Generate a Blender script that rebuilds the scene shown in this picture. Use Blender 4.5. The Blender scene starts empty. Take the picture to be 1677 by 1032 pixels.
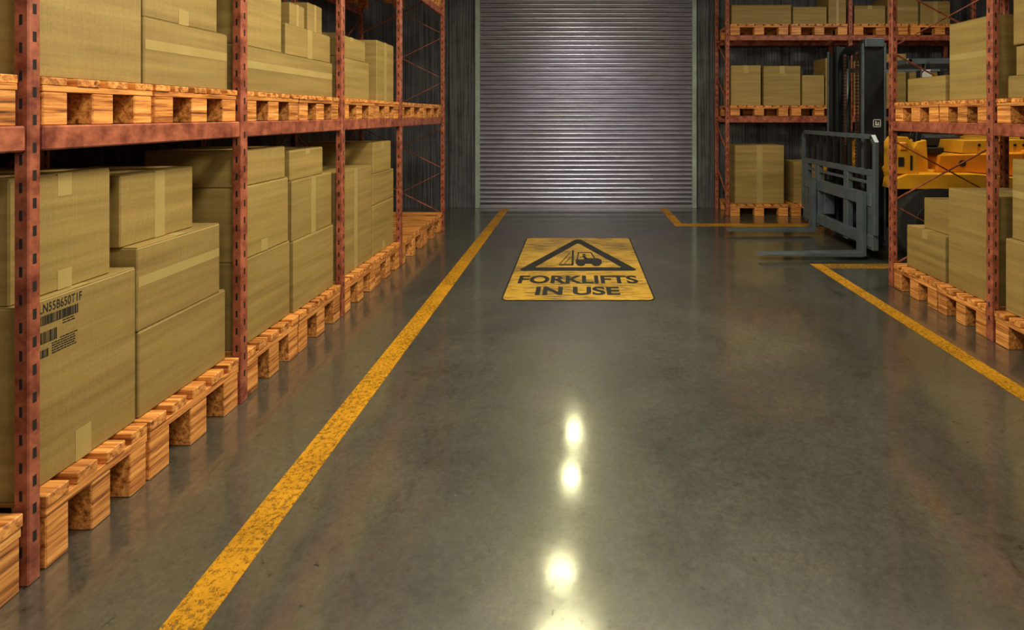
import bpy, bmesh, math, random
from mathutils import Vector, Matrix
random.seed(7)
C = bpy.context.scene.collection
WL = {}
PI = math.pi

# ---------------------------------------------------------------- materials
def newmat(name):
    m = bpy.data.materials.new(name); m.use_nodes = True
    nt = m.node_tree
    return m, nt, nt.nodes['Principled BSDF']

def node(nt, t, ins=None, **pr):
    n = nt.nodes.new(t)
    for k, v in pr.items(): setattr(n, k, v)
    if ins:
        for k, v in ins.items():
            if isinstance(v, bpy.types.NodeSocket): nt.links.new(v, n.inputs[k])
            else: n.inputs[k].default_value = v
    return n

def ramp(nt, fac, stops):
    r = node(nt, 'ShaderNodeValToRGB', {'Fac': fac})
    e = r.color_ramp.elements
    while len(e) < len(stops): e.new(0.5)
    for i, (p, c) in enumerate(stops):
        e[i].position = p; e[i].color = (c[0], c[1], c[2], 1) if len(c) == 3 else c
    return r.outputs['Color']

def coords(nt, scale, rnd=True):
    tc = node(nt, 'ShaderNodeTexCoord')
    v = tc.outputs['Object']
    if rnd:
        oi = node(nt, 'ShaderNodeObjectInfo')
        mul = node(nt, 'ShaderNodeMath', {0: oi.outputs['Random'], 1: 57.0}, operation='MULTIPLY')
        add = node(nt, 'ShaderNodeVectorMath', {0: v, 1: mul.outputs[0]}, operation='ADD')
        v = add.outputs[0]
    mp = node(nt, 'ShaderNodeMapping', {'Vector': v, 'Scale': scale})
    return mp.outputs[0]

def bump(nt, bsdf, h, strength=.3, dist=.01):
    b = node(nt, 'ShaderNodeBump', {'Height': h, 'Strength': strength, 'Distance': dist})
    nt.links.new(b.outputs[0], bsdf.inputs['Normal'])

def vary(nt, col, amt):
    oi = node(nt, 'ShaderNodeObjectInfo')
    mr = node(nt, 'ShaderNodeMapRange', {'Value': oi.outputs['Random'], 'To Min': 1-amt, 'To Max': 1+amt})
    h = node(nt, 'ShaderNodeHueSaturation', {'Color': col, 'Value': mr.outputs[0]})
    return h.outputs[0]

def mat_noise(name, c1, c2, scale=(8, 8, 8), rough=.6, metal=0, bs=.2, bd=.004, var=0, detail=6, lo=.3, hi=.7, rnd=True):
    m, nt, b = newmat(name)
    v = coords(nt, scale, rnd)
    n = node(nt, 'ShaderNodeTexNoise', {'Vector': v, 'Scale': 1.0, 'Detail': detail, 'Roughness': .65})
    col = ramp(nt, n.outputs[0], [(lo, c1), (hi, c2)])
    if var: col = vary(nt, col, var)
    nt.links.new(col, b.inputs['Base Color'])
    b.inputs['Roughness'].default_value = rough; b.inputs['Metallic'].default_value = metal
    if bs: bump(nt, b, n.outputs[0], bs, bd)
    return m

def wood(name, axis):
    s = [40, 40, 40]; s[axis] = 2.0
    m, nt, b = newmat(name)
    v = coords(nt, tuple(s))
    n = node(nt, 'ShaderNodeTexNoise', {'Vector': v, 'Scale': 1.1, 'Detail': 9, 'Roughness': .72, 'Distortion': .35})
    col = ramp(nt, n.outputs[0], [(.35, (.085, .022, .005)), (.45, (.42, .14, .027)), (.56, (.70, .295, .068)), (.70, (.88, .44, .135))])
    col = vary(nt, col, .18)
    nt.links.new(col, b.inputs['Base Color']); b.inputs['Roughness'].default_value = .5
    bump(nt, b, n.outputs[0], .4, .003)
    return m

def cardboard(name, c1, c2):
    m, nt, b = newmat(name)
    v = coords(nt, (1.2, 1.2, 22))
    n = node(nt, 'ShaderNodeTexNoise', {'Vector': v, 'Scale': 1.0, 'Detail': 4, 'Roughness': .55})
    v2 = coords(nt, (190, 190, 5))
    n2 = node(nt, 'ShaderNodeTexNoise', {'Vector': v2, 'Scale': 1.0, 'Detail': 2})
    v4 = coords(nt, (120, 120, 120))
    n4 = node(nt, 'ShaderNodeTexNoise', {'Vector': v4, 'Scale': 1.0, 'Detail': 4, 'Roughness': .8})
    s = node(nt, 'ShaderNodeMath', {0: n2.outputs[0], 1: .14}, operation='MULTIPLY')
    s2 = node(nt, 'ShaderNodeMath', {0: n.outputs[0], 1: .52}, operation='MULTIPLY')
    s4 = node(nt, 'ShaderNodeMath', {0: n4.outputs[0], 1: .34}, operation='MULTIPLY')
    mx = node(nt, 'ShaderNodeMath', {0: s.outputs[0], 1: s2.outputs[0]}, operation='ADD')
    mx2 = node(nt, 'ShaderNodeMath', {0: mx.outputs[0], 1: s4.outputs[0]}, operation='ADD')
    col = vary(nt, ramp(nt, mx2.outputs[0], [(.38, c1), (.62, c2)]), .12)
    nt.links.new(col, b.inputs['Base Color']); b.inputs['Roughness'].default_value = .65
    bump(nt, b, n2.outputs[0], .08, .002)
    return m

def worn(name, col1, col2, lo, hi, rough=.45, scale=14, stretch=(1, 1, 1), big=.18):
    m, nt, b = newmat(name)
    v = coords(nt, (1, 1, 1), False)
    n = node(nt, 'ShaderNodeTexNoise', {'Vector': v, 'Scale': 5.0, 'Detail': 6, 'Roughness': .7})
    nt.links.new(ramp(nt, n.outputs[0], [(.35, col1), (.65, col2)]), b.inputs['Base Color'])
    b.inputs['Roughness'].default_value = rough
    v3 = coords(nt, stretch, False)
    n2 = node(nt, 'ShaderNodeTexNoise', {'Vector': v3, 'Scale': float(scale), 'Detail': 12, 'Roughness': .85})
    n3 = node(nt, 'ShaderNodeTexNoise', {'Vector': v, 'Scale': 2.2, 'Detail': 3})
    a = node(nt, 'ShaderNodeMath', {0: n3.outputs[0], 1: .5}, operation='SUBTRACT')
    a2 = node(nt, 'ShaderNodeMath', {0: a.outputs[0], 1: big}, operation='MULTIPLY')
    a3 = node(nt, 'ShaderNodeMath', {0: n2.outputs[0], 1: a2.outputs[0]}, operation='ADD')
    f = ramp(nt, a3.outputs[0], [(lo, (.12, .12, .12)), (hi, (1, 1, 1))])
    tr = node(nt, 'ShaderNodeBsdfTransparent')
    mix = node(nt, 'ShaderNodeMixShader', {0: f, 1: tr.outputs[0], 2: b.outputs[0]})
    nt.links.new(mix.outputs[0], nt.nodes['Material Output'].inputs['Surface'])
    return m

M = {}
M['woodx'] = wood('pine_wood_x', 0); M['woody'] = wood('pine_wood_y', 1)
M['card'] = cardboard('cardboard', (.200, .130, .033), (.320, .218, .064))
M['tape'] = mat_noise('packing_tape', (.33, .24, .08), (.39, .29, .105), (5, 5, 5), .4, 0, 0)
M['rack'] = mat_noise('rust_red_paint', (.15, .030, .015), (.44, .130, .066), (14, 14, 14), .48, .1, .4, .003, .06, detail=10, lo=.36, hi=.66)
M['slot'] = mat_noise('slot_dark', (.004, .003, .003), (.008, .006, .006), rough=.9, bs=0)
M['black'] = mat_noise('black_print', (.006, .006, .005), (.014, .014, .011), rough=.6, bs=0)
M['paintY'] = worn('yellow_floor_paint', (.40, .18, .006), (.56, .265, .010), .455, .50, .42, 44)
M['paintY2'] = worn('faded_yellow_floor_paint', (.36, .16, .006), (.48, .23, .010), .50, .56, .42, 34)
M['signY'] = worn('yellow_sign_paint', (.42, .24, .025), (.56, .335, .045), .43, .50, .22, 16, (.25, 2.6, 1), .3)
M['signK'] = worn('black_sign_paint', (.008, .008, .007), (.018, .018, .014), .34, .40, .45, 34)
M['fgrey'] = mat_noise('grey_blue_steel', (.070, .092, .110), (.122, .150, .170), (6, 6, 6), .4, .3, .1)
M['fdark'] = mat_noise('dark_mast_steel', (.006, .007, .008), (.017, .019, .022), (8, 8, 8), .45, .2, .1)
M['fyel'] = mat_noise('forklift_yellow', (.70, .31, .012), (.86, .42, .025), (3, 3, 3), .33, 0, .05)
M['forng'] = mat_noise('forklift_orange', (.62, .20, .009), (.78, .28, .014), (3, 3, 3), .35, 0, .05)
M['rubber'] = mat_noise('rubber', (.01, .01, .01), (.028, .028, .028), (20, 20, 20), .8, 0, .3)
M['rust'] = mat_noise('chain_brown', (.05, .02, .015), (.10, .045, .03), (20, 20, 20), .6, .3, .2)
M['vinyl'] = mat_noise('black_vinyl', (.01, .01, .011), (.022, .022, .024), (9, 9, 9), .4, 0, .1)
M['white'] = mat_noise('lamp_white', (.6, .6, .56), (.75, .75, .7), (4, 4, 4), .3, 0, 0)
M['amber'] = mat_noise('amber_lens', (.8, .25, .01), (.9, .35, .02), (4, 4, 4), .2, 0, 0)
M['rail'] = mat_noise('door_rail', (.22, .27, .23), (.34, .40, .35), (4, 4, 4), .45, .2, .1)

# floor
def floor_mat():
    m, nt, b = newmat('polished_concrete')
    v = coords(nt, (1, 1, 1), False)
    n1 = node(nt, 'ShaderNodeTexNoise', {'Vector': v, 'Scale': 1.1, 'Detail': 10, 'Roughness': .62, 'Distortion': .3})
    n2 = node(nt, 'ShaderNodeTexNoise', {'Vector': v, 'Scale': 50.0, 'Detail': 11, 'Roughness': .88})
    n3 = node(nt, 'ShaderNodeTexNoise', {'Vector': v, 'Scale': 18.0, 'Detail': 10, 'Roughness': .85})
    n5 = node(nt, 'ShaderNodeTexNoise', {'Vector': v, 'Scale': 5.5, 'Detail': 12, 'Roughness': .85, 'Distortion': .5})
    c1 = ramp(nt, n1.outputs[0], [(.30, (.038, .038, .034)), (.46, (.054, .053, .045)), (.56, (.063, .061, .050)), (.72, (.088, .083, .065))])
    c2 = ramp(nt, n2.outputs[0], [(.3, (.20, .20, .20)), (.7, (1.72, 1.68, 1.54))])
    mu = node(nt, 'ShaderNodeMixRGB', {'Fac': 1.0, 'Color1': c1, 'Color2': c2}, blend_type='MULTIPLY')
    st = ramp(nt, n5.outputs[0], [(.35, (.62, .53, .40)), (.45, (1, 1, 1)), (.60, (1, 1, 1)), (.70, (1.25, 1.22, 1.12))])
    mus = node(nt, 'ShaderNodeMixRGB', {'Fac': 1.0, 'Color1': mu.outputs[0], 'Color2': st}, blend_type='MULTIPLY')
    sp = ramp(nt, n3.outputs[0], [(.37, (.10, .075, .04)), (.405, (1, 1, 1))])
    mu2 = node(nt, 'ShaderNodeMixRGB', {'Fac': .9, 'Color1': mus.outputs[0], 'Color2': sp}, blend_type='MULTIPLY')
    sp2 = ramp(nt, n3.outputs[0], [(.63, (0, 0, 0)), (.69, (1, 1, 1))])
    mu3 = node(nt, 'ShaderNodeMixRGB', {'Fac': sp2, 'Color1': mu2.outputs[0], 'Color2': (.14, .13, .10, 1)})
    nt.links.new(mu3.outputs[0], b.inputs['Base Color'])
    n4 = node(nt, 'ShaderNodeTexNoise', {'Vector': v, 'Scale': 3.0, 'Detail': 10, 'Roughness': .8})
    rr = node(nt, 'ShaderNodeMapRange', {'Value': n4.outputs[0], 'From Min': .35, 'From Max': .68, 'To Min': .28, 'To Max': .38})
    nt.links.new(rr.outputs[0], b.inputs['Roughness'])
    cw = node(nt, 'ShaderNodeMapRange', {'Value': n4.outputs[0], 'From Min': .38, 'From Max': .62, 'To Min': 1.0, 'To Max': .7})
    pit = node(nt, 'ShaderNodeMapRange', {'Value': n3.outputs[0], 'From Min': .37, 'From Max': .44, 'To Min': 0.05, 'To Max': 1.0})
    cwm = node(nt, 'ShaderNodeMath', {0: cw.outputs[0], 1: pit.outputs[0]}, operation='MULTIPLY')
    nt.links.new(cwm.outputs[0], b.inputs['Coat Weight'])
    cr = node(nt, 'ShaderNodeMapRange', {'Value': n5.outputs[0], 'From Min': .35, 'From Max': .65, 'To Min': .08, 'To Max': .15})
    nt.links.new(cr.outputs[0], b.inputs['Coat Roughness'])
    b.inputs['Coat IOR'].default_value = 2.0
    b.inputs['IOR'].default_value = 1.8
    bump(nt, b, n2.outputs[0], .10, .003)
    return m
M['floor'] = floor_mat()
def wall_mat(name, a, c):
    m, nt, b = newmat(name)
    v = coords(nt, (52, 52, .8), False)
    n = node(nt, 'ShaderNodeTexNoise', {'Vector': v, 'Scale': 1.0, 'Detail': 5, 'Roughness': .7})
    v2 = coords(nt, (2.5, 2.5, 2), False)
    n2 = node(nt, 'ShaderNodeTexNoise', {'Vector': v2, 'Scale': 1.0, 'Detail': 8, 'Roughness': .75})
    s1 = node(nt, 'ShaderNodeMath', {0: n.outputs[0], 1: .68}, operation='MULTIPLY')
    s2 = node(nt, 'ShaderNodeMath', {0: n2.outputs[0], 1: .32}, operation='MULTIPLY')
    hf = node(nt, 'ShaderNodeMath', {0: s1.outputs[0], 1: s2.outputs[0]}, operation='ADD')
    nt.links.new(ramp(nt, hf.outputs[0], [(.40, a), (.62, c)]), b.inputs['Base Color'])
    b.inputs['Roughness'].default_value = .75
    bump(nt, b, n.outputs[0], .7, .02)
    return m
M['wall'] = wall_mat('streaked_dark_wall', (.018, .018, .022), (.135, .13, .15))
M['ceil'] = mat_noise('dark_ceiling', (.03, .03, .03), (.06, .06, .06), rough=.9)
def shutter_mat():
    m, nt, b = newmat('galvanised_shutter')
    v = coords(nt, (1.2, 1, 26), False)
    n = node(nt, 'ShaderNodeTexNoise', {'Vector': v, 'Scale': 1.5, 'Detail': 6, 'Roughness': .7})
    nt.links.new(ramp(nt, n.outputs[0], [(.3, (.205, .195, .245)), (.7, (.42, .405, .48))]), b.inputs['Base Color'])
    b.inputs['Metallic'].default_value = .5; b.inputs['Roughness'].default_value = .33
    return m
M['shutter'] = shutter_mat()

# ---------------------------------------------------------------- mesh helpers
class MB:
    def __init__(s): s.bm = bmesh.new()
    def _mi(s, vs, mi):
        if mi:
            for f in {f for v in vs for f in v.link_faces}: f.material_index = mi
    def mbox(s, mat, mi=0, bev=0):
        r = bmesh.ops.create_cube(s.bm, size=1, matrix=mat); vs = r['verts']
        s._mi(vs, mi)
        if bev:
            es = list({e for v in vs for e in v.link_edges})
            bmesh.ops.bevel(s.bm, geom=es, offset=bev, segments=1, affect='EDGES', profile=.5)
    def box(s, x0, x1, y0, y1, z0, z1, mi=0, bev=0):
        x0, x1 = min(x0, x1), max(x0, x1)
        s.mbox(Matrix.Translation(((x0+x1)/2, (y0+y1)/2, (z0+z1)/2)) @ Matrix.Diagonal((x1-x0, y1-y0, z1-z0, 1)), mi, bev)
    def bar(s, p, q, w, h, mi=0, bev=0):
        p, q = Vector(p), Vector(q); d = q-p
        rot = d.to_track_quat('Z', 'Y').to_matrix().to_4x4()
        s.mbox(Matrix.Translation((p+q)/2) @ rot @ Matrix.Diagonal((w, h, d.length, 1)), mi, bev)
    def cyl(s, p, q, r, r2=None, n=20, mi=0, bev=0):
        p, q = Vector(p), Vector(q); d = q-p
        rot = d.to_track_quat('Z', 'Y').to_matrix().to_4x4()
        rr = bmesh.ops.create_cone(s.bm, cap_ends=True, segments=n, radius1=r, radius2=r if r2 is None else r2, depth=d.length, matrix=Matrix.Translation((p+q)/2) @ rot)
        s._mi(rr['verts'], mi)
        if bev:
            es = [e for e in {e for v in rr['verts'] for e in v.link_edges} if any(len(f.verts) > 4 for f in e.link_faces)]
            bmesh.ops.bevel(s.bm, geom=es, offset=bev, segments=2, affect='EDGES', profile=.5)
    def prism(s, pts, axis, lo, hi, mi=0, bev=0):
        def mk(a, b, t):
            return {0: (t, a, b), 1: (a, t, b), 2: (a, b, t)}[axis]
        A = [s.bm.verts.new(mk(a, b, lo)) for a, b in pts]; B = [s.bm.verts.new(mk(a, b, hi)) for a, b in pts]
        n = len(pts); fs = [s.bm.faces.new(A), s.bm.faces.new(B[::-1])]
        for i in range(n): fs.append(s.bm.faces.new((A[i], B[i], B[(i+1) % n], A[(i+1) % n])))
        bmesh.ops.recalc_face_normals(s.bm, faces=fs)
        for f in fs: f.material_index = mi
        if bev:
            es = list({e for v in A+B for e in v.link_edges})
            bmesh.ops.bevel(s.bm, geom=es, offset=bev, segments=2, affect='EDGES', profile=.5)
    def flat(s, pts, z):
        f = s.bm.faces.new([s.bm.verts.new((a, b, z)) for a, b in pts]); f.normal_update()
        if f.normal.z < 0: f.normal_flip()
    def ring(s, o, i, z):
        O = [s.bm.verts.new((a, b, z)) for a, b in o]; I = [s.bm.verts.new((a, b, z)) for a, b in i]
        n = len(o)
        for k in range(n):
            f = s.bm.faces.new((O[k], O[(k+1) % n], I[(k+1) % n], I[k])); f.normal_update()
            if f.normal.z < 0: f.normal_flip()
    def torus(s, c, nrm, R, r, n=28, m=8):
        rot = Vector(nrm).to_track_quat('Z', 'Y').to_matrix(); c = Vector(c); g = []
        for i in range(n):
            a = 2*PI*i/n
            g.append([s.bm.verts.new(c + rot @ Vector(((R+r*math.cos(2*PI*j/m))*math.cos(a), (R+r*math.cos(2*PI*j/m))*math.sin(a), r*math.sin(2*PI*j/m)))) for j in range(m)])
        for i in range(n):
            for j in range(m):
                s.bm.faces.new((g[i][j], g[(i+1) % n][j], g[(i+1) % n][(j+1) % m], g[i][(j+1) % m]))
    def done(s, name, mats, parent=None, origin=None, smooth=False):
        if not isinstance(mats, (list, tuple)): mats = [mats]
        vs = [v.co for v in s.bm.verts]
        if origin is None:
            lo = Vector((min(v.x for v in vs), min(v.y for v in vs), min(v.z for v in vs)))
            hi = Vector((max(v.x for v in vs), max(v.y for v in vs), max(v.z for v in vs)))
            origin = (lo+hi)/2
        origin = Vector(origin)
        bmesh.ops.translate(s.bm, verts=s.bm.verts, vec=-origin)
        me = bpy.data.meshes.new(name); s.bm.to_mesh(me); s.bm.free()
        for m in mats: me.materials.append(m)
        if smooth:
            for p in me.polygons: p.use_smooth = True
        o = bpy.data.objects.new(name, me); C.objects.link(o)
        if parent: o.parent = parent; o.location = origin - WL[parent.name]
        else: o.location = origin
        WL[o.name] = origin
        return o

def tag(o, label, cat, group=None):
    o['label'] = label; o['category'] = cat
    if group: o['group'] = group
    return o
def thing(name, loc, label, cat, group=None):
    o = bpy.data.objects.new(name, None); C.objects.link(o); o.location = loc; o.empty_display_size = .1
    WL[o.name] = Vector(loc); return tag(o, label, cat, group)
def struct(o): o['kind'] = 'structure'; return o
def bx(name, mat, parent, *a, **k):
    m = MB(); m.box(*a, **k); return m.done(name, mat, parent)

def rounded(pts, r, n=6):
    out = []; N = len(pts)
    for i in range(N):
        p = Vector(pts[i]); a = (Vector(pts[i-1])-p).normalized(); b = (Vector(pts[(i+1) % N])-p).normalized()
        half = math.acos(max(-1, min(1, a.dot(b))))/2
        t = r/math.tan(half); c = p + (a+b).normalized()*(r/math.sin(half))
        s0 = p+a*t-c; s1 = p+b*t-c
        a0 = math.atan2(s0.y, s0.x); a1 = math.atan2(s1.y, s1.x); d = (a1-a0+PI) % (2*PI)-PI
        for k in range(n+1):
            an = a0+d*k/n; out.append((c.x+r*math.cos(an), c.y+r*math.sin(an)))
    return out

def text_part(body, name, mat, parent, w, h, fn, offset=.012, sp=1.08):
    cu = bpy.data.curves.new('lettering_curve', 'FONT'); cu.body = body; cu.offset = offset
    cu.space_character = sp
    ob = bpy.data.objects.new('lettering_tmp', cu); C.objects.link(ob)
    bpy.context.view_layer.update()
    me = bpy.data.meshes.new_from_object(ob.evaluated_get(bpy.context.evaluated_depsgraph_get()))
    bpy.data.objects.remove(ob)
    xs = [v.co.x for v in me.vertices]; ys = [v.co.y for v in me.vertices]
    x0, x1, y0, y1 = min(xs), max(xs), min(ys), max(ys)
    m = MB(); m.bm.from_mesh(me)
    for v in m.bm.verts: v.co = Vector(fn((v.co.x-x0)/(x1-x0)*w, (v.co.y-y0)/(y1-y0)*h))
    bpy.data.meshes.remove(me)
    return m.done(name, mat, parent)

# ---------------------------------------------------------------- setting
struct(bx('floor', M['floor'], None, -3.4, 7.4, -2.5, 9.15, -.1, 0))
struct(bx('wall_back', M['wall'], None, -3.4, 7.4, 8.95, 9.15, 0, 4.4))
struct(bx('wall_left', M['wall'], None, -3.4, -3.2, -2.5, 8.95, 0, 4.4))
struct(bx('wall_right', M['wall'], None, 7.2, 7.4, -2.5, 8.95, 0, 4.4))
struct(bx('ceiling', M['ceil'], None, -3.4, 7.4, -2.5, 9.15, 4.4, 4.5))
# roller shutter
m = MB(); X0, X1 = -1.675, 1.96; pitch = .078; prof = []
z = .06
while z < 4.05:
    prof += [(8.948, z), (8.948, z+.016)]
    for k in range(7):
        t = k/6; prof.append((8.925-.038*math.sin(PI*t)**.7 if 0 < k < 6 else 8.925, z+.018+(pitch-.020)*t))
    z += pitch
A = [m.bm.verts.new((X0, a, b)) for a, b in prof]; B = [m.bm.verts.new((X1, a, b)) for a, b in prof]
for i in range(len(prof)-1): m.bm.faces.new((A[i], B[i], B[i+1], A[i+1]))
door = struct(m.done('door_1', M['shutter'], smooth=False))
for xa, xb in ((-1.755, -1.672), (1.957, 2.035)):
    m = MB(); m.box(xa, xb, 8.86, 8.95, 0, 4.15, bev=.006); m.done('guide_rail', M['rail'], door)
bx('bottom_bar', M['shutter'], door, X0, X1, 8.885, 8.925, 0.0, .06, bev=.005)
# shallow wall piers beside the door
for i, (xa, xb) in enumerate(((-2.2, -1.83), (2.06, 2.25))):
    struct(bx('trim_%d' % (i+1), M['wall'], None, xa, xb, 8.90, 8.95, 0, 4.4, bev=.004))

# ---------------------------------------------------------------- floor lines
def line(x0, x1, y0, y1, label, mt='paintY'):
    m = MB(); m.box(x0, x1, y0, y1, .0005, .0025)
    o = m.done('floor_line', M[mt]); tag(o, label, 'floor marking', 'yellow floor lines'); return o
line(-1.30, -1.165, .9, 8.84, 'long yellow painted line along the left side of the aisle')
line(2.49, 2.61, 1.2, 5.56, 'yellow painted line on the right running past the right rack to the forklift lane')
line(2.61, 3.6, 5.40, 5.56, 'short faded yellow cross line on the near side of the forklift lane', 'paintY2')
line(1.40, 3.6, 7.44, 7.62, 'yellow cross line in front of the back rack, behind the forks')
line(1.40, 1.53, 7.62, 8.85, 'short yellow line running up to the right edge of the shutter door')

# ---------------------------------------------------------------- painted floor sign
sg = thing('floor_sign', (0, 5.6, 0), 'yellow painted floor sign with forklift warning triangle and the words FORKLIFTS IN USE', 'floor sign')
R0 = [(-.665, 4.46), (.675, 4.46), (.675, 6.74), (-.665, 6.74)]
m = MB(); m.flat(rounded(R0, .07), .0030); m.done('panel', M['signY'], sg)
def inset(p, d): return [(p[0][0]+d, p[0][1]+d), (p[1][0]-d, p[1][1]+d), (p[2][0]-d, p[2][1]-d), (p[3][0]+d, p[3][1]-d)]
m = MB(); m.ring(rounded(R0, .07), rounded(inset(R0, .014), .058), .0036); m.done('border', M['signK'], sg)
T0 = [(-.62, 5.31), (.63, 5.31), (.005, 6.72)]; T1 = [(-.45, 5.43), (.46, 5.43), (.005, 6.46)]
m = MB(); m.ring(rounded(T0, .05), rounded(T1, .015), .0037); m.done('warning_triangle', M['signK'], sg)
def P(u, v): return (-.24+.50*u, 5.49+.58*v)
m = MB()
def seg(a, b, w):
    a, b = Vector(P(*a)), Vector(P(*b)); d = (b-a).normalized(); n = Vector((-d.y, d.x))*w
    m.flat([tuple(a+n), tuple(b+n), tuple(b-n), tuple(a-n)], .0038)
# truck body with counterweight, cab frame, driver, mast, forks and wheels
m.flat([P(*q) for q in ((.44, .12), (.44, .40), (.62, .40), (.66, .50), (.92, .50), (1.0, .40), (1.0, .12))], .0038)
seg((.47, .38), (.50, .92), .007); seg((.48, .90), (.80, .90), .016); seg((.79, .90), (.86, .48), .007)
seg((.37, .02), (.37, 1.08), .011); seg((.08, .05), (.38, .05), .020)
seg((.10, .13), (.30, .88), .005); seg((.20, .13), (.33, .60), .005)
seg((.66, .44), (.62, .66), .018); seg((.63, .60), (.53, .56), .010)
c = P(.625, .74); m.flat([(c[0]+.020*math.cos(2*PI*k/14), c[1]+.034*math.sin(2*PI*k/14)) for k in range(14)], .0039)
for cu in (.55, .88):
    c = P(cu, .09); m.flat([(c[0]+.045*math.cos(2*PI*k/16), c[1]+.070*math.sin(2*PI*k/16)) for k in range(16)], .0039)
m.done('forklift_pictogram', M['signK'], sg)
text_part('FORKLIFTS', 'lettering', M['signK'], sg, 1.15, .245, lambda a, b: (-.57+a, 4.910+b, .004), .034, 1.02)
text_part('IN USE', 'lettering', M['signK'], sg, .76, .225, lambda a, b: (-.38+a, 4.595+b, .004), .034, 1.02)

# ---------------------------------------------------------------- racks
def post(rack, x0, x1, y0, y1, h, sx, z0=0):
    """upright with punched slots on its camera side and on side sx"""
    m = MB(); m.box(x0, x1, y0, y1, z0, h, bev=.004)
    z = .1
    cx, cy = (x0+x1)/2, (y0+y1)/2
    while z < h-.05:
        m.box(cx-.005, cx+.005, y0-.0008, y0+.003, z, z+.035, mi=1)
        if sx > 0: m.box(x1-.003, x1+.0008, cy-.006, cy+.006, z+.04, z+.075, mi=1)
        else: m.box(x0-.0008, x0+.003, cy-.006, cy+.006, z+.04, z+.075, mi=1)
        z += .095
    return m.done('upright', [M['rack'], M['slot']], rack)
def beam_y(rack, x0, x1, y0, y1, z0, z1):
    m = MB(); m.box(x0, x1, y0, y1, z0, z1, bev=.006); m.done('shelf_beam', M['rack'], rack)
def brace(rack, p, q, w=.022):
    m = MB(); m.bar(p, q, w, .008); m.done('brace', M['rack'], rack)

H = 3.95
left = thing('pallet_rack', (-2.4, 4.4, 0), 'long rust red steel pallet rack along the left side of the aisle', 'rack', 'rust red pallet racks')
LP = [.60, 1.757, 2.869, 4.096, 5.460, 7.150]
LD = [.04, .042, .058, .056, .056, .056]
for y, d in zip(LP, LD):
    xo = .02 if y > 7 else 0
    post(left, -1.91+xo, -1.86+xo, y, y+d, H, 1)
    post(left, -3.02, -2.97, y, y+.056, H, 1)
for a, b in zip(LP[:-1], LP[1:]):
    for z0, z1 in ((1.475, 1.562), (2.97, 3.06)):
        beam_y(left, -1.905, -1.865, a+.056, b, z0, z1)
        beam_y(left, -3.015, -2.975, a+.056, b, z0, z1)
    for z0, z1 in ((.4, 1.45), (1.6, 2.9)):
        brace(left, (-3.03, a+.03, z0), (-3.03, b+.03, z1)); brace(left, (-3.04, a+.03, z1), (-3.04, b+.03, z0))
z = .25
while z < 3.6:
    brace(left, (-1.89, 7.178, z), (-2.99, 7.178, z+.55)); brace(left, (-1.89, 7.188, z+.55), (-2.99, 7.188, z)); z += .62
for y in LP[:-1]:
    brace(left, (-1.89, y+.028, 1.50), (-2.99, y+.028, 1.50))

right = thing('pallet_rack', (3.45, 3.7, 0), 'rust red steel pallet rack on the right, in front of the forklift', 'rack', 'rust red pallet racks')
RP = [2.50, 3.656, 4.82]
for y in RP:
    post(right, 2.92, 2.97, y, y+.056, H, -1); post(right, 3.96, 4.01, y, y+.056, H, -1)
for a, b in zip(RP[:-1], RP[1:]):
    for z0, z1 in ((1.45, 1.54), (2.97, 3.06)):
        beam_y(right, 2.925, 2.965, a+.056, b, z0, z1); beam_y(right, 3.965, 4.005, a+.056, b, z0, z1)
for z0, z1 in ((.2, .76), (.80, 1.36), (1.62, 2.18), (2.24, 2.8)):
    brace(right, (2.95, 4.848, z0), (3.98, 4.848, z1)); brace(right, (2.95, 4.860, z1), (3.98, 4.860, z0))

back = thing('pallet_rack', (4.3, 8.5, 0), 'rust red steel pallet rack against the back wall, right of the shutter door', 'rack', 'rust red pallet racks')
BP = [2.338, 4.285, 6.24]
for x in BP:
    post(back, x, x+.06, 8.20, 8.25, H, -1); post(back, x, x+.06, 8.83, 8.88, H, -1)
for a, b in zip(BP[:-1], BP[1:]):
    for z0, z1 in ((1.475, 1.58), (2.775, 2.86)):
        m = MB(); m.box(a+.06, b, 8.205, 8.245, z0, z1, bev=.006); m.done('shelf_beam', M['rack'], back)
        m = MB(); m.box(a+.06, b, 8.835, 8.875, z0, z1, bev=.006); m.done('shelf_beam', M['rack'], back)
for x in BP:
    for z in (.3, 1.0, 1.8, 2.4): brace(back, (x+.03, 8.22, z), (x+.03, 8.86, z+.45))
    for z in (1.50, 2.80): brace(back, (x+.03, 8.22, z), (x+.03, 8.86, z))

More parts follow.
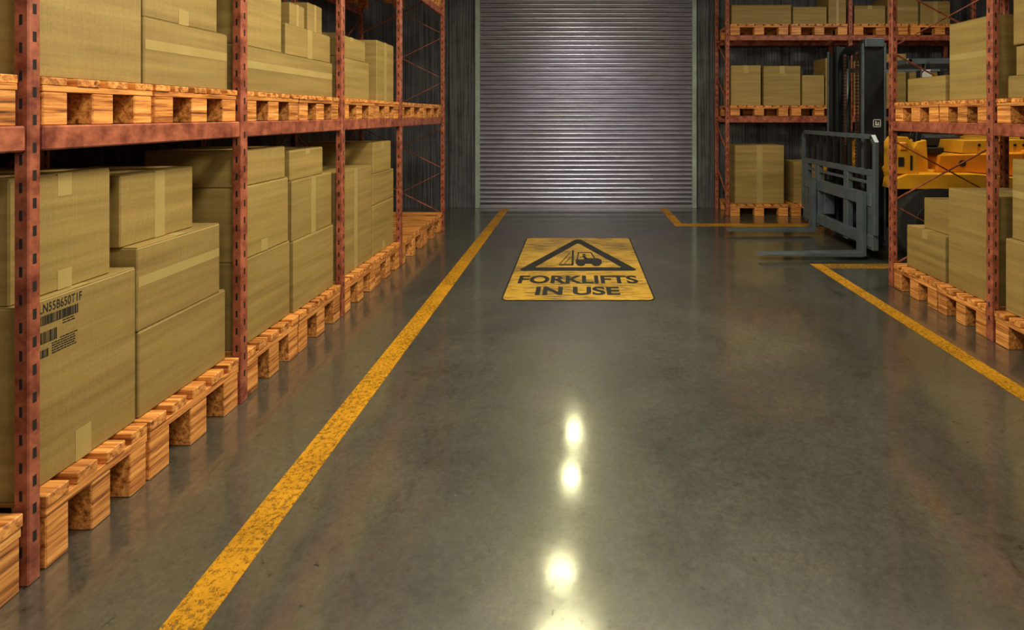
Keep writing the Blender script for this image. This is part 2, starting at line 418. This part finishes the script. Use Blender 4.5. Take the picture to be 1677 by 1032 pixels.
# ---------------------------------------------------------------- pallets
def pallet(x0, x1, y0, y1, z0, h, mode, label, group, nb=5):
    t = thing('wooden_pallet', ((x0+x1)/2, (y0+y1)/2, z0), label, 'pallet', group)
    td, ts = h*.17, h*.13
    za, zb, zc = z0+h-td-ts, z0+h-td, z0+h
    if mode == 'Y':
        L = y1-y0; w = L/(nb+(nb-1)*.42)
        for i in range(nb):
            a = y0+i*w*1.42; j = random.uniform(-.006, .006)
            bx('deck_board', M['woodx'], t, x0+.002+abs(j), x1-.002-abs(j), a, a+w, zb, zc, bev=.003)
        bw, bd = min(.11, L*.19), .12
        xs = [(x0+.010, x0+.010+bd), ((x0+x1)/2-bd/2, (x0+x1)/2+bd/2), (x1-.010-bd, x1-.010)]
        ys = [(y0+.004, y0+.004+bw), ((y0+y1)/2-bw/2, (y0+y1)/2+bw/2), (y1-.004-bw, y1-.004)]
        for a, b in xs:
            bx('stringer_board', M['woody'], t, a-.002, b+.002, y0+.002, y1-.002, za, zb, bev=.002)
            for c, d in ys: bx('block', M['woody'], t, a, b, c, d, z0, za, bev=.004)
    else:
        L = x1-x0; nb = 7; w = L/(nb+(nb-1)*.3)
        for i in range(nb):
            a = x0+i*w*1.3
            bx('deck_board', M['woody'], t, a, a+w, y0, y1, zb, zc, bev=.003)
        bw = .15
        ys = [(y0+.006, y0+.106), (y1-.106, y1-.006)]
        xs = [(x0+.004, x0+.004+bw), ((x0+x1)/2-bw/2, (x0+x1)/2+bw/2), (x1-.004-bw, x1-.004)]
        for c, d in ys:
            bx('stringer_board', M['woodx'], t, x0+.002, x1-.002, c-.003, d+.003, za, zb, bev=.002)
            for a, b in xs: bx('block', M['woodx'], t, a, b, c, d, z0, za, bev=.004)
    return t
HL = .262
g = 'pallets on the floor under the left rack'
for (a, b, nb, lb) in [
    (1.12, 1.745, 5, 'floor pallet in front of the nearest left upright, cut by the frame corner'),
    (1.822, 2.255, 4, 'floor pallet under the cardboard box with the printed label and barcodes'),
    (2.265, 2.862, 5, 'floor pallet just before the second left upright, under two long boxes'),
    (2.932, 3.47, 5, 'floor pallet just beyond the second left upright, under a three box stack'),
    (3.48, 4.088, 5, 'floor pallet of the left rack just before the third upright'),
    (4.160, 4.80, 5, 'floor pallet under the tall narrow box of the left rack'),
    (4.81, 5.452, 5, 'floor pallet just before the fourth left upright, under the farthest stack'),
    (5.524, 6.33, 6, 'nearer of two empty floor pallets at the far end of the left rack'),
    (6.34, 7.142, 6, 'farther of two empty floor pallets at the far end of the left rack')]:
    pallet(-2.94, -1.86, a, b, 0, HL, 'Y', lb, g, nb)
ZU = 1.562; HU = .172
g = 'pallets on the middle shelf of the left rack'
for (a, b, nb, lb) in [
    (1.10, 1.745, 5, 'shelf pallet before the nearest left upright, at the left frame edge'),
    (1.822, 2.298, 4, 'shelf pallet right beyond the nearest left upright, under a tall box'),
    (2.308, 2.862, 5, 'shelf pallet of the left rack just before the second upright'),
    (2.932, 3.50, 5, 'shelf pallet of the left rack just beyond the second upright'),
    (3.51, 4.088, 5, 'shelf pallet of the left rack just before the third upright'),
    (4.160, 4.80, 5, 'shelf pallet of the left rack just beyond the third upright'),
    (4.81, 5.452, 5, 'shelf pallet of the left rack just before the fourth upright'),
    (5.524, 6.33, 6, 'nearer of two empty shelf pallets at the far end of the left rack'),
    (6.34, 7.142, 6, 'farther of two empty shelf pallets at the far end of the left rack')]:
    pallet(-3.00, -1.872, a, b, ZU, HU, 'Y', lb, g, nb)
for (a, b, lb) in [(5.524, 6.33, 'nearer dark pallet on the top shelf of the left rack'),
                   (6.34, 7.142, 'dark pallet on the top shelf at the far end of the left rack')]:
    pallet(-3.00, -1.872, a, b, 3.061, HU, 'Y', lb, 'pallets on the top shelf of the left rack', 6)
HR = .225
for (a, b, lb) in [(3.05, 3.646, 'floor pallet of the right rack nearest the camera, at the right frame edge'),
                   (3.722, 4.225, 'floor pallet of the right rack under the tall box'),
                   (4.235, 4.812, 'floor pallet of the right rack beside its far upright, under the low box')]:
    pallet(2.92, 3.94, a, b, 0, HR, 'Y', lb, 'pallets on the floor under the right rack')
for (a, b, lb) in [(3.05, 3.646, 'shelf pallet of the right rack nearest the camera, at the right frame edge'),
                   (3.722, 4.225, 'shelf pallet of the right rack under the tall wide box'),
                   (4.235, 4.812, 'shelf pallet of the right rack under the small low box')]:
    pallet(2.932, 3.998, a, b, 1.54, HU, 'Y', lb, 'pallets on the shelf of the right rack')
for z0, h, nm in ((0, .18, 'floor'), (1.581, .165, 'middle shelf'), (2.861, .175, 'upper shelf')):
    for (a, b, w) in ((2.41, 3.33, 'leftmost pallet'), (3.375, 4.265, 'second pallet from the left'), (4.36, 5.22, 'third pallet from the left'), (5.26, 6.20, 'rightmost pallet')):
        if nm == 'floor' and a > 4: continue
        w2 = {'second pallet from the left': 'right pallet', 'leftmost pallet': 'left pallet'}[w] if nm == 'floor' else w
        pallet(a, b, 8.190, 8.82, z0, h, 'X', w2 + (' on the floor' if nm == 'floor' else ' on the '+nm) + ' of the back rack', 'pallets of the back rack')

# ---------------------------------------------------------------- boxes
def carton(x0, x1, y0, y1, z0, z1, face, style, label, group, mat='card'):
    t = thing('cardboard_box', ((x0+x1)/2, (y0+y1)/2, z0), label, 'box', group)
    z0 += .001; ft = .004
    bx('carton', M[mat], t, x0, x1, y0, y1, z0, z1-ft, bev=.005)
    cx, cy = (x0+x1)/2, (y0+y1)/2
    along_x = face in 'RL'
    if along_x:
        tw = min(.032, (y1-y0)*.07)
        bx('flap', M[mat], t, x0+.003, x1-.003, y0+.003, cy-.002, z1-ft, z1, bev=.0015)
        bx('flap', M[mat], t, x0+.003, x1-.003, cy+.002, y1-.003, z1-ft, z1, bev=.0015)
    else:
        tw = min(.045, (x1-x0)*.07)
        bx('flap', M[mat], t, x0+.003, cx-.002, y0+.003, y1-.003, z1-ft, z1, bev=.0015)
        bx('flap', M[mat], t, cx+.002, x1-.003, y0+.003, y1-.003, z1-ft, z1, bev=.0015)
    e = .0010
    hh = z1-z0
    spans = {'seam': [(0, 1)], 'tabs': [(0, .17), (.80, 1)], 'top': [(.80, 1)], 'low': [(0, .18)], 'band': [], 'none': []}[style]
    T = lambda *a: bx('packing_tape', M['tape'], t, *a)
    if along_x:
        fx = x1 if face == 'R' else x0
        s = e if face == 'R' else -e
        T(x0+.002, x1-.002, cy-tw, cy+tw, z1, z1+.0007)
        for a, b in spans: T(fx-s*.2, fx+s, cy-tw, cy+tw, z0+hh*a+.002, z0+hh*b)
        if style == 'band': T(fx-s*.2, fx+s, y0+.006, y1-.006, z0+hh*.52, z0+hh*.52+.045)
    else:
        T(cx-tw, cx+tw, y0+.002, y1-.002, z1, z1+.0007)
        for a, b in spans: T(cx-tw, cx+tw, y0-e, y0+.0002, z0+hh*a+.002, z0+hh*b)
        if style == 'band': T(x0+.006, x1-.006, y0-e, y0+.0002, z0+hh*.5, z0+hh*.5+.05)
    return t
gl = 'boxes on the floor pallets of the left rack'
zl = HL
LB = [
 (-2.62, -1.93, 1.785, 2.268, zl, .935, 'low', 'large cardboard box with a printed label and barcodes beside the nearest left upright'),
 (-2.60, -1.93, 2.282, 2.845, zl, .645, 'none', 'long low cardboard box on the pallet behind the labelled box'),
 (-2.60, -1.93, 2.275, 2.800, .645, 1.017, 'band', 'cardboard box with horizontal tape band, on the long low box behind the labelled one'),
 (-2.55, -1.962, 1.79, 2.180, .935, 1.377, 'tabs', 'upright cardboard box standing on top of the labelled box'),
 (-2.50, -1.994, 2.262, 2.690, 1.017, 1.334, 'seam', 'smaller cardboard box with vertical tape, on top of the box with the tape band'),
 (-2.72, -1.93, 2.935, 3.480, zl, .760, 'none', 'bottom cardboard box of the stack just beyond the second left upright'),
 (-2.72, -1.93, 2.935, 3.462, .760, 1.185, 'low', 'middle cardboard box of the stack just beyond the second left upright'),
 (-2.45, -1.93, 2.935, 3.424, 1.185, 1.393, 'none', 'flat top cardboard box of the stack just beyond the second left upright'),
 (-2.62, -1.915, 3.500, 4.070, zl, .742, 'none', 'bottom cardboard box of the stack just before the third left upright'),
 (-2.62, -1.925, 3.500, 4.060, .742, 1.152, 'seam', 'middle taped cardboard box of the stack just before the third left upright'),
 (-2.55, -1.94, 3.500, 3.950, 1.152, 1.358, 'top', 'top cardboard box of the stack just before the third left upright'),
 (-2.55, -1.93, 4.165, 4.865, zl, 1.13, 'seam', 'tall cardboard box with a vertical tape strip just beyond the third left upright'),
 (-2.55, -1.93, 4.885, 5.44, zl, .741, 'low', 'bottom box of the farthest floor stack in the left rack'),
 (-2.55, -1.93, 4.885, 5.44, .741, 1.04, 'none', 'middle box of the farthest floor stack in the left rack'),
 (-2.55, -1.93, 4.90, 5.36, 1.04, 1.335, 'top', 'top box of the farthest floor stack in the left rack'),
]
boxes = []
for b in LB: boxes.append(carton(*b[:6], 'R', b[6], b[7], gl))
zt = ZU+HU
gu = 'boxes on the middle shelf of the left rack'
UB = [
 (-2.62, -1.93, 1.785, 2.298, zt, 2.50, 'band', 'largest cardboard box on the left shelf, cut by the top frame edge'),
 (-2.62, -1.93, 2.310, 2.862, zt, 2.040, 'band', 'wide cardboard box on the left shelf just before the second upright'),
 (-2.55, -1.945, 2.325, 2.800, 2.040, 2.45, 'low', 'cardboard box on top of the wide shelf box before the second left upright'),
 (-2.62, -1.93, 2.935, 4.085, zt, 2.003, 'band', 'very long low cardboard box on the left shelf between the second and third uprights'),
 (-2.55, -1.94, 2.940, 3.400, 2.003, 2.55, 'none', 'tall cardboard box on the near end of the very long low box'),
 (-2.55, -1.94, 3.450, 4.070, 2.003, 2.213, 'seam', 'cardboard box on the far end of the very long low box'),
 (-2.35, -2.00, 3.610, 3.800, 2.213, 2.385, 'seam', 'nearer of two small boxes on top before the third left upright'),
 (-2.35, -1.99, 3.830, 4.040, 2.213, 2.43, 'seam', 'farther of two small boxes on top before the third left upright'),
 (-2.62, -1.93, 4.165, 4.800, zt, 2.075, 'none', 'low cardboard box on the left shelf just beyond the third upright'),
 (-2.55, -1.94, 4.165, 4.740, 2.075, 2.262, 'top', 'cardboard box stacked on the low shelf box just beyond the third left upright'),
 (-2.40, -1.93, 4.985, 5.440, zt, 2.32, 'seam', 'tall narrow cardboard box at the far end of the filled left shelf'),
]
for b in UB: carton(*b[:6], 'R', b[6], b[7], gu)
gr = 'boxes on the floor pallets of the right rack'
for b in [
 (3.00, 3.60, 4.24, 4.73, HR, .600, 'top', 'low cardboard box on the floor pallet beside the far right upright'),
 (3.07, 3.60, 4.25, 4.60, .600, .868, 'none', 'small cardboard box on top of the low box by the far right upright'),
 (3.00, 3.68, 3.73, 4.20, HR, 1.01, 'none', 'tall cardboard box standing behind the near right upright'),
 (3.00, 3.70, 3.10, 3.64, HR, .736, 'seam', 'bottom box on the right floor pallet at the frame edge'),
 (3.03, 3.70, 3.12, 3.62, .736, 1.295, 'band', 'upper box on the right floor pallet at the frame edge')]:
    carton(*b[:6], 'L', b[6], b[7], gr)
gs = 'boxes on the shelf of the right rack'; zr = 1.54+HU
for b in [
 (3.00, 3.55, 4.24, 4.72, zr, 1.925, 'none', 'small low cardboard box on the right shelf in front of the forklift cab'),
 (3.00, 3.60, 3.75, 4.19, zr, 2.326, 'band', 'big tall cardboard box on the right shelf behind the near right upright'),
 (3.00, 3.70, 3.10, 3.62, zr, 1.87, 'seam', 'lowest box of the shelf stack at the right frame edge'),
 (3.04, 3.70, 3.12, 3.60, 1.87, 2.08, 'seam', 'second box of the shelf stack at the right frame edge'),
 (3.02, 3.70, 3.10, 3.60, 2.08, 2.48, 'none', 'topmost box of the shelf stack at the right frame edge')]:
    carton(*b[:6], 'L', b[6], b[7], gs)
def bk(px0, px1, top, z0, style, label, y0=8.27, dy=.42):
    carton((px0-946)*y0/850, (px1-946)*y0/850, y0, y0+dy, z0, 1.6-(top-188)*y0/850, 'F', style, label, 'boxes on the back rack')
bk(1204, 1284, 238, .18, 'seam', 'big cardboard box with wide vertical tape on the floor pallet of the back rack')
bk(1300, 1350, 265, .18, 'top', 'box behind the forklift backrest on the floor pallet of the back rack', 8.32)
zm = 1.746
bk(1197, 1246, 107, zm, 'top', 'leftmost box on the middle shelf of the back rack')
bk(1251, 1311, 108, zm, 'top', 'second box from the left on the middle shelf of the back rack')
bk(1314, 1350, 123, zm, 'none', 'low box on the middle shelf of the back rack beside the forklift mast')
bk(1352, 1384, 95, zm, 'none', 'taller box on the middle back shelf behind the far mast rail', 8.30)
bk(1398, 1448, 100, zm, 'top', 'box on the middle shelf of the back rack behind the forklift mast')
bk(1452, 1484, 88, zm, 'none', 'box on the middle shelf of the back rack just right of the forklift mast')
bk(1490, 1545, 118, zm, 'top', 'box on the middle back shelf behind the forklift overhead guard')
zz = 3.036
bk(1198, 1296, 8, zz, 'none', 'wide low box at the left end of the upper shelf of the back rack')
bk(1299, 1354, 11, zz, 'none', 'second box from the left on the upper shelf of the back rack')
bk(1357, 1386, -8, zz, 'seam', 'narrow tall box on the upper back shelf left of the middle upright')
bk(1399, 1450, 9, zz, 'top', 'box on the upper shelf of the back rack right of the middle upright')
bk(1454, 1504, -6, zz, 'band', 'taped box above the forklift on the upper shelf of the back rack')
bk(1508, 1556, 2, zz, 'seam', 'box on the upper back shelf next to the big right shelf box')

# printing on the first box
t = boxes[0]; fx = -1.9292
text_part('LN55B650T1F', 'lettering', M['black'], t, .160, .034, lambda a, b: (fx, 1.860+a, .882+b), .012, 1.06)
def barcode(y0, y1, z0, z1, seed):
    r = random.Random(seed); m = MB(); y = y0
    m.box(-1.93010, -1.9298, y0, y1, z0, z0+.002)
    while y < y1:
        w = r.choice((.0016, .0026, .0042)); m.box(-1.9301, fx, y, min(y+w, y1), z0, z1); y += w+r.choice((.0012, .002, .003))
    m.done('barcode', M['black'], t)
barcode(1.864, 2.005, .838, .872, 1); barcode(1.864, 1.925, .772, .814, 2); barcode(1.864, 1.892, .722, .750, 3)
r = random.Random(5)
for z in (.828, .818, .768, .759, .750, .741, .732, .723):
    m = MB()
    y = 1.935 if z < .8 else 1.945
    if z < .76: y = 1.905
    m.box(-1.9301, -1.9299, y, 1.995, z, z+.0012)
    while y < 1.99:
        w = r.uniform(.005, .015); m.box(-1.9301, fx, y, y+w, z, z+.0045); y += w+.003
    m.done('small_print', M['black'], t)

# ---------------------------------------------------------------- forklift
F = thing('forklift', (4.4, 6.45, 0), 'yellow forklift with dark mast and grey lowered forks, parked behind the right rack', 'forklift')
YN, YF = 5.75, 6.95
for y in (YN, YF):
    m = MB()
    m.prism([(2.00, .055), (2.04, .070), (2.67, .082), (3.12, .088), (3.12, .74), (3.165, .74), (3.165, .05), (3.12, .04), (2.67, .045)], 1, y-.065, y+.065, bev=.003)
    m.done('fork', M['fgrey'], F)
# carriage
m = MB()
m.box(3.17, 3.23, 5.62, 7.30, .16, .29, bev=.006); m.box(3.17, 3.23, 5.62, 7.30, .60, .74, bev=.006)
for a, b in ((5.60, 5.72), (7.20, 7.30), (6.12, 6.22), (6.86, 6.96)): m.box(3.182, 3.25, a, b, .13, .93, bev=.006)
m.box(3.23, 3.36, 6.25, 6.32, .3, .6, bev=.006); m.box(3.23, 3.36, 6.78, 6.85, .3, .6, bev=.006)
m.done('fork_carriage', M['fgrey'], F)
# load backrest
m = MB(); xb = 3.205
ya, yb = 5.56, 7.38
m.bar((xb, ya+.07, 1.36), (xb, yb-.07, 1.36), .045, .05)
m.bar((xb, ya+.02, 1.29), (xb, ya+.085, 1.365), .045, .05); m.bar((xb, yb-.02, 1.29), (xb, yb-.085, 1.365), .045, .05)
m.box(xb-.022, xb+.022, ya, ya+.05, .30, 1.31, bev=.004); m.box(xb-.022, xb+.022, yb-.05, yb, .30, 1.31, bev=.004)
m.box(xb-.02, xb+.02, ya+.05, yb-.05, .93, 1.0, bev=.004)
m.box(xb-.018, xb+.018, ya+.05, yb-.05, .84, .87, bev=.003)
m.done('load_backrest', M['fgrey'], F)
for i in range(9):
    y = ya+.19+i*(yb-ya-.38)/8
    bx('backrest_bar', M['fdark'], F, xb-.016, xb+.016, y-.020, y+.020, 1.0, 1.345)
# mast
for s, y in ((1, 6.12), (-1, 6.96)):
    m = MB()
    m.box(3.36, 3.62, y-.012, y+.012, .10, 2.42, bev=.003)
    m.box(3.36, 3.39, min(y, y+s*.09), max(y, y+s*.09), .10, 2.42, bev=.003); m.box(3.59, 3.62, min(y, y+s*.09), max(y, y+s*.09), .10, 2.42, bev=.003)
    m.done('mast_rail', M['fdark'], F)
    bx('mast_edge_strip', M['fgrey'], F, 3.352, 3.372, y-.02, y+.02, .12, 2.44, bev=.003)
    bx('mast_edge_strip', M['fgrey'], F, 3.606, 3.628, y-.02, y+.02, .12, 2.44, bev=.003)
    m = MB(); yy = y+s*.075
    m.box(3.40, 3.58, yy-.01, yy+.01, .14, 2.50, bev=.003)
    m.box(3.40, 3.43, min(yy, yy+s*.08), max(yy, yy+s*.08), .14, 2.50, bev=.003); m.box(3.55, 3.58, min(yy, yy+s*.08), max(yy, yy+s*.08), .14, 2.50, bev=.003)
    m.done('inner_mast_rail', M['fdark'], F)
    m = MB(); m.cyl((3.50, y+s*.20, .2), (3.50, y+s*.20, 2.2), .032); m.done('lift_cylinder', M['fdark'], F, smooth=True)
    m = MB()
    m.box(3.436, 3.444, y+s*.28-.006, y+s*.28+.006, .45, 2.38)
    for q in range(46): m.box(3.425, 3.455, y+s*.28-.012, y+s*.28+.012, .45+q*.042, .45+q*.042+.032)
    m.done('lift_chain', M['rust'], F)
for z0, z1, mt in ((2.38, 2.50, 'fdark'), (1.30, 1.38, 'fdark'), (.20, .30, 'fdark')):
    bx('mast_crossmember', M[mt], F, 3.54, 3.61, 6.14, 6.94, z0, z1, bev=.005)
bx('mast_bracket', M['fgrey'], F, 3.38, 3.60, 6.09, 6.112, 2.40, 2.50, bev=.004)
bx('mast_bracket', M['fgrey'], F, 3.46, 3.54, 6.095, 6.11, .75, .86, bev=.004)
bx('warning_sticker', M['black'], F, 3.46, 3.58, 6.104, 6.1075, 1.44, 1.56)
m = MB()
m.box(3.475, 3.565, 6.1025, 6.1045, 1.455, 1.463); m.box(3.475, 3.565, 6.1025, 6.1045, 1.537, 1.545); m.box(3.475, 3.483, 6.1025, 6.1045, 1.455, 1.545); m.box(3.557, 3.565, 6.1025, 6.1045, 1.455, 1.545)
m.box(3.500, 3.515, 6.1025, 6.1045, 1.475, 1.525); m.box(3.515, 3.545, 6.1025, 6.1045, 1.475, 1.490); m.box(3.530, 3.54, 6.1025, 6.1045, 1.49, 1.515)
m.done('sticker_print', M['white'], F)
# tilt cylinder
for y in (5.98, 7.08):
    m = MB(); m.cyl((3.60, y, .95), (4.0, y, .75), .035); m.done('tilt_cylinder', M['fdark'], F, smooth=True)
# chassis and body
m = MB(); m.prism([(3.66, .26), (3.66, .84), (5.2, .84), (5.2, .22), (4.3, .22)], 1, 5.88, 7.02, bev=.02); m.done('chassis', M['fdark'], F)
m = MB(); m.prism([(3.62, .84), (3.58, .98), (3.68, 1.10), (3.80, 1.30), (3.90, 1.32), (3.92, .98), (4.18, .96), (4.22, 1.10), (4.30, 1.16), (5.00, 1.18), (5.02, .84)], 1, 5.80, 7.10, bev=.008); m.done('body_panel', M['fyel'], F)
for y0, y1 in ((5.58, 5.80), (7.10, 7.32)):
    m = MB(); m.prism([(3.40, .80), (3.42, .91), (3.55, .96), (4.30, .96), (4.95, .90), (4.95, .72), (4.50, .68), (4.44, .50), (4.36, .50), (4.28, .80)], 1, y0, y1, bev=.006); m.done('fender', M['fyel'], F)
m = MB(); m.prism([(3.42, .96), (3.42, 1.30), (3.46, 1.36), (3.58, 1.36), (3.66, 1.18), (3.70, .96)], 1, 5.62, 5.80, bev=.006); m.done('front_cowl', M['fyel'], F)
bx('cowl_recess', M['black'], F, 3.47, 3.53, 5.612, 5.622, 1.04, 1.14)
bx('cowl_recess', M['black'], F, 3.60, 3.620, 5.612, 5.622, 1.00, 1.16)
m = MB(); m.prism([(4.98, .30), (4.96, 1.20), (5.30, 1.26), (5.70, 1.20), (5.92, 1.05), (5.98, .70), (5.90, .30)], 1, 5.74, 7.16, bev=.03); m.done('counterweight', M['forng'], F)
m = MB(); m.prism([(4.30, 1.17), (4.33, 1.31), (5.50, 1.33), (5.56, 1.22), (5.50, 1.17)], 1, 5.82, 7.08, bev=.006); m.done('hood_cover', M['fyel'], F)
for i in range(7):
    m = MB(); m.cyl((4.50+i*.10, 5.822, 1.26), (4.50+i*.10, 5.812, 1.26), .016, n=12); m.done('vent_hole', M['black'], F)
m = MB(); m.prism([(3.98, .965), (4.02, 1.15), (4.94, 1.17), (4.94, .92), (4.34, .965)], 1, 5.75, 5.80, bev=.006); m.done('side_panel', M['forng'], F)
m = MB(); m.cyl((4.26, 5.751, 1.06), (4.26, 5.74, 1.06), .038, n=16); m.done('panel_latch', M['black'], F)
bx('grab_handle', M['vinyl'], F, 4.55, 4.75, 5.735, 5.752, 1.08, 1.10)
# seat
s = MB(); s.box(4.12, 4.60, 6.20, 6.70, 1.20, 1.36, bev=.035); s = s.done('seat', M['vinyl'], F)
m = MB(); m.prism([(4.52, 1.34), (4.64, 1.34), (4.78, 1.86), (4.68, 1.88)], 1, 6.22, 6.68, bev=.03); m.done('seat_backrest', M['vinyl'], s)
bx('seat_base', M['fdark'], F, 4.10, 4.62, 6.10, 6.80, 1.14, 1.215, bev=.01)
m = MB(); m.cyl((3.80, 6.45, 1.28), (3.94, 6.45, 1.50), .022); m.done('steering_column', M['fdark'], F, smooth=True)
m = MB(); m.torus((3.95, 6.45, 1.51), (.5, 0, .86), .17, .015); m.bar((3.95, 6.29, 1.51), (3.95, 6.61, 1.51), .02, .012); m.done('steering_wheel', M['vinyl'], F, smooth=True)
for i in range(3):
    m = MB(); m.cyl((3.86, 6.05-.06*i, 1.28), (3.90, 6.05-.06*i, 1.45), .008); m.cyl((3.90, 6.05-.06*i, 1.44), (3.905, 6.05-.06*i, 1.475), .018)
    m.done('control_lever', M['vinyl'], F, smooth=True)
# overhead guard
for y in (5.86, 7.04):
    m = MB(); m.bar((3.78, y, .92), (3.94, y, 2.20), .06, .06, bev=.006); m.done('guard_pillar', M['fdark'], F)
    m = MB(); m.bar((5.06, y, 1.24), (4.92, y, 2.22), .07, .06, bev=.006); m.done('guard_pillar', M['fdark'], F)
m = MB()
for y in (5.86, 7.04): m.bar((3.72, y, 2.20), (5.0, y, 2.22), .06, .06)
m.box(3.70, 3.76, 5.83, 7.07, 2.17, 2.23, bev=.006); m.box(4.95, 5.01, 5.83, 7.07, 2.18, 2.24, bev=.006)
m.done('guard_frame', M['fgrey'], F)
for i in range(7):
    y = 6.0+i*.15
    m = MB(); m.bar((3.74, y, 2.21), (4.98, y, 2.22), .045, .018); m.done('guard_bar', M['fdark'], F)
w = bx('work_light', M['vinyl'], F, 3.80, 3.92, 5.74, 5.84, 1.97, 2.10, bev=.012)
m = MB(); m.cyl((3.86, 5.739, 2.035), (3.86, 5.730, 2.035), .052); m.done('lens', M['white'], w)
bx('indicator_lamp', M['amber'], F, 3.48, 3.55, 5.60, 5.622, 1.22, 1.30, bev=.006)
# wheels
for x, y, r, wd in ((3.86, 5.68, .42, .2), (3.86, 7.22, .42, .2), (5.35, 5.84, .30, .18), (5.35, 7.06, .30, .18)):
    m = MB(); m.cyl((x, y-wd/2, r), (x, y+wd/2, r), r, n=40, bev=.03)
    for q in range(30):
        a = 2*PI*q/30; c = Vector((x+r*math.cos(a)*.985, y, r+r*math.sin(a)*.985))
        rot = Matrix.Rotation(-a, 4, 'Y')
        m.mbox(Matrix.Translation(c) @ rot @ Matrix.Diagonal((.012, wd*.8, .03, 1)))
    wh = m.done('wheel', M['rubber'], F)
    m = MB(); sgn = -1 if y < 6.4 else 1
    m.cyl((x, y+sgn*(wd/2-.02), r), (x, y+sgn*(wd/2+.008), r), r*.55, n=28, bev=.006); m.cyl((x, y+sgn*wd/2, r), (x, y+sgn*(wd/2+.03), r), r*.2, n=16)
    m.done('rim', M['vinyl'], wh)

# ---------------------------------------------------------------- lights
def area(name, loc, power, size, col=(1, .91, .70), rot=(0, 0, 0), shape='DISK', sy=None):
    l = bpy.data.lights.new(name, 'AREA'); l.energy = power; l.size = size; l.color = col; l.shape = shape
    if sy: l.size_y = sy
    o = bpy.data.objects.new(name, l); o.location = loc; o.rotation_euler = rot; C.objects.link(o)
    return o
def aim(o, tgt):
    o.rotation_euler = (Vector(tgt)-Vector(o.location)).to_track_quat('-Z', 'Y').to_euler()
WARM = (1, .94, .50)
area('ceiling_lamp_light', (0, .8, 3.9), 95, .6)
area('ceiling_lamp_light', (0, 3.0, 3.9), 112, .6)
# small lamps down the aisle, whose glints run up the polished floor
area('ceiling_lamp_light', (-.20, 6.25, 3.9), 9, .34, WARM)
area('ceiling_lamp_light', (-.12, 5.40, 3.95), 18, .70, WARM)
for loc, p, s in (((-.10, 7.75, 3.80), 1.9, .24), ((-.06, 8.62, 3.68), 2.1, .22)):
    o = area('ceiling_lamp_light', loc, p, s, WARM); aim(o, (loc[0], 2.5, 0)); o.data.spread = math.radians(110)
# broad soft fill lights, added without fixtures, washing the rack fronts
o = area('left_wash_fill', (1.3, 3.6, 4.0), 84, 1.4, (1, .90, .66)); aim(o, (-1.9, 4.3, .9))
o = area('right_wash_fill', (-.8, 3.7, 4.1), 78, 1.4, (1, .90, .66)); aim(o, (3.3, 5.2, 1.0))
def spot(name, loc, tgt, e, deg, col):
    l = bpy.data.lights.new(name, 'SPOT'); l.energy = e; l.spot_size = math.radians(deg); l.spot_blend = 1; l.shadow_soft_size = .15; l.color = col
    o = bpy.data.objects.new(name, l); C.objects.link(o); o.location = loc; aim(o, tgt)
spot('door_fill_spot', (.1, 3.6, 4.0), (.1, 8.9, 1.2), 350, 40, (1, .96, .98))  # added fill spot that brightens the shutter, not a real fixture
spot('door_fill_spot', (0, 4.2, 4.0), (0, 8.9, 2.2), 170, 26, (1, .97, .92))  # second, narrower added spot for a brighter centre of the shutter
area('rear_fill_light', (.6, -1.8, 3.0), 50, 1.6, (1, .92, .74), (math.radians(62), 0, 0))  # added fill behind the camera for the faces turned towards it
area('right_bay_fill', (4.7, 5.5, 4.1), 85, .5)  # added fill that brightens the forklift body behind the right rack
wd = bpy.data.worlds.new('World'); bpy.context.scene.world = wd; wd.use_nodes = True
wd.node_tree.nodes['Background'].inputs[0].default_value = (.9, .85, .7, 1); wd.node_tree.nodes['Background'].inputs[1].default_value = .06

# ---------------------------------------------------------------- camera
cam = bpy.data.cameras.new('Camera'); co = bpy.data.objects.new('Camera', cam); C.objects.link(co)
co.location = (0, 0, 1.6); co.rotation_euler = (PI/2, 0, 0)
cam.sensor_width = 36; cam.lens = 850/1677*36
cam.shift_x = -(946-838.5)/1677; cam.shift_y = -(516-188)/1677
cam.clip_start = .05
bpy.context.scene.camera = co
bpy.context.scene.view_settings.view_transform = 'Standard'
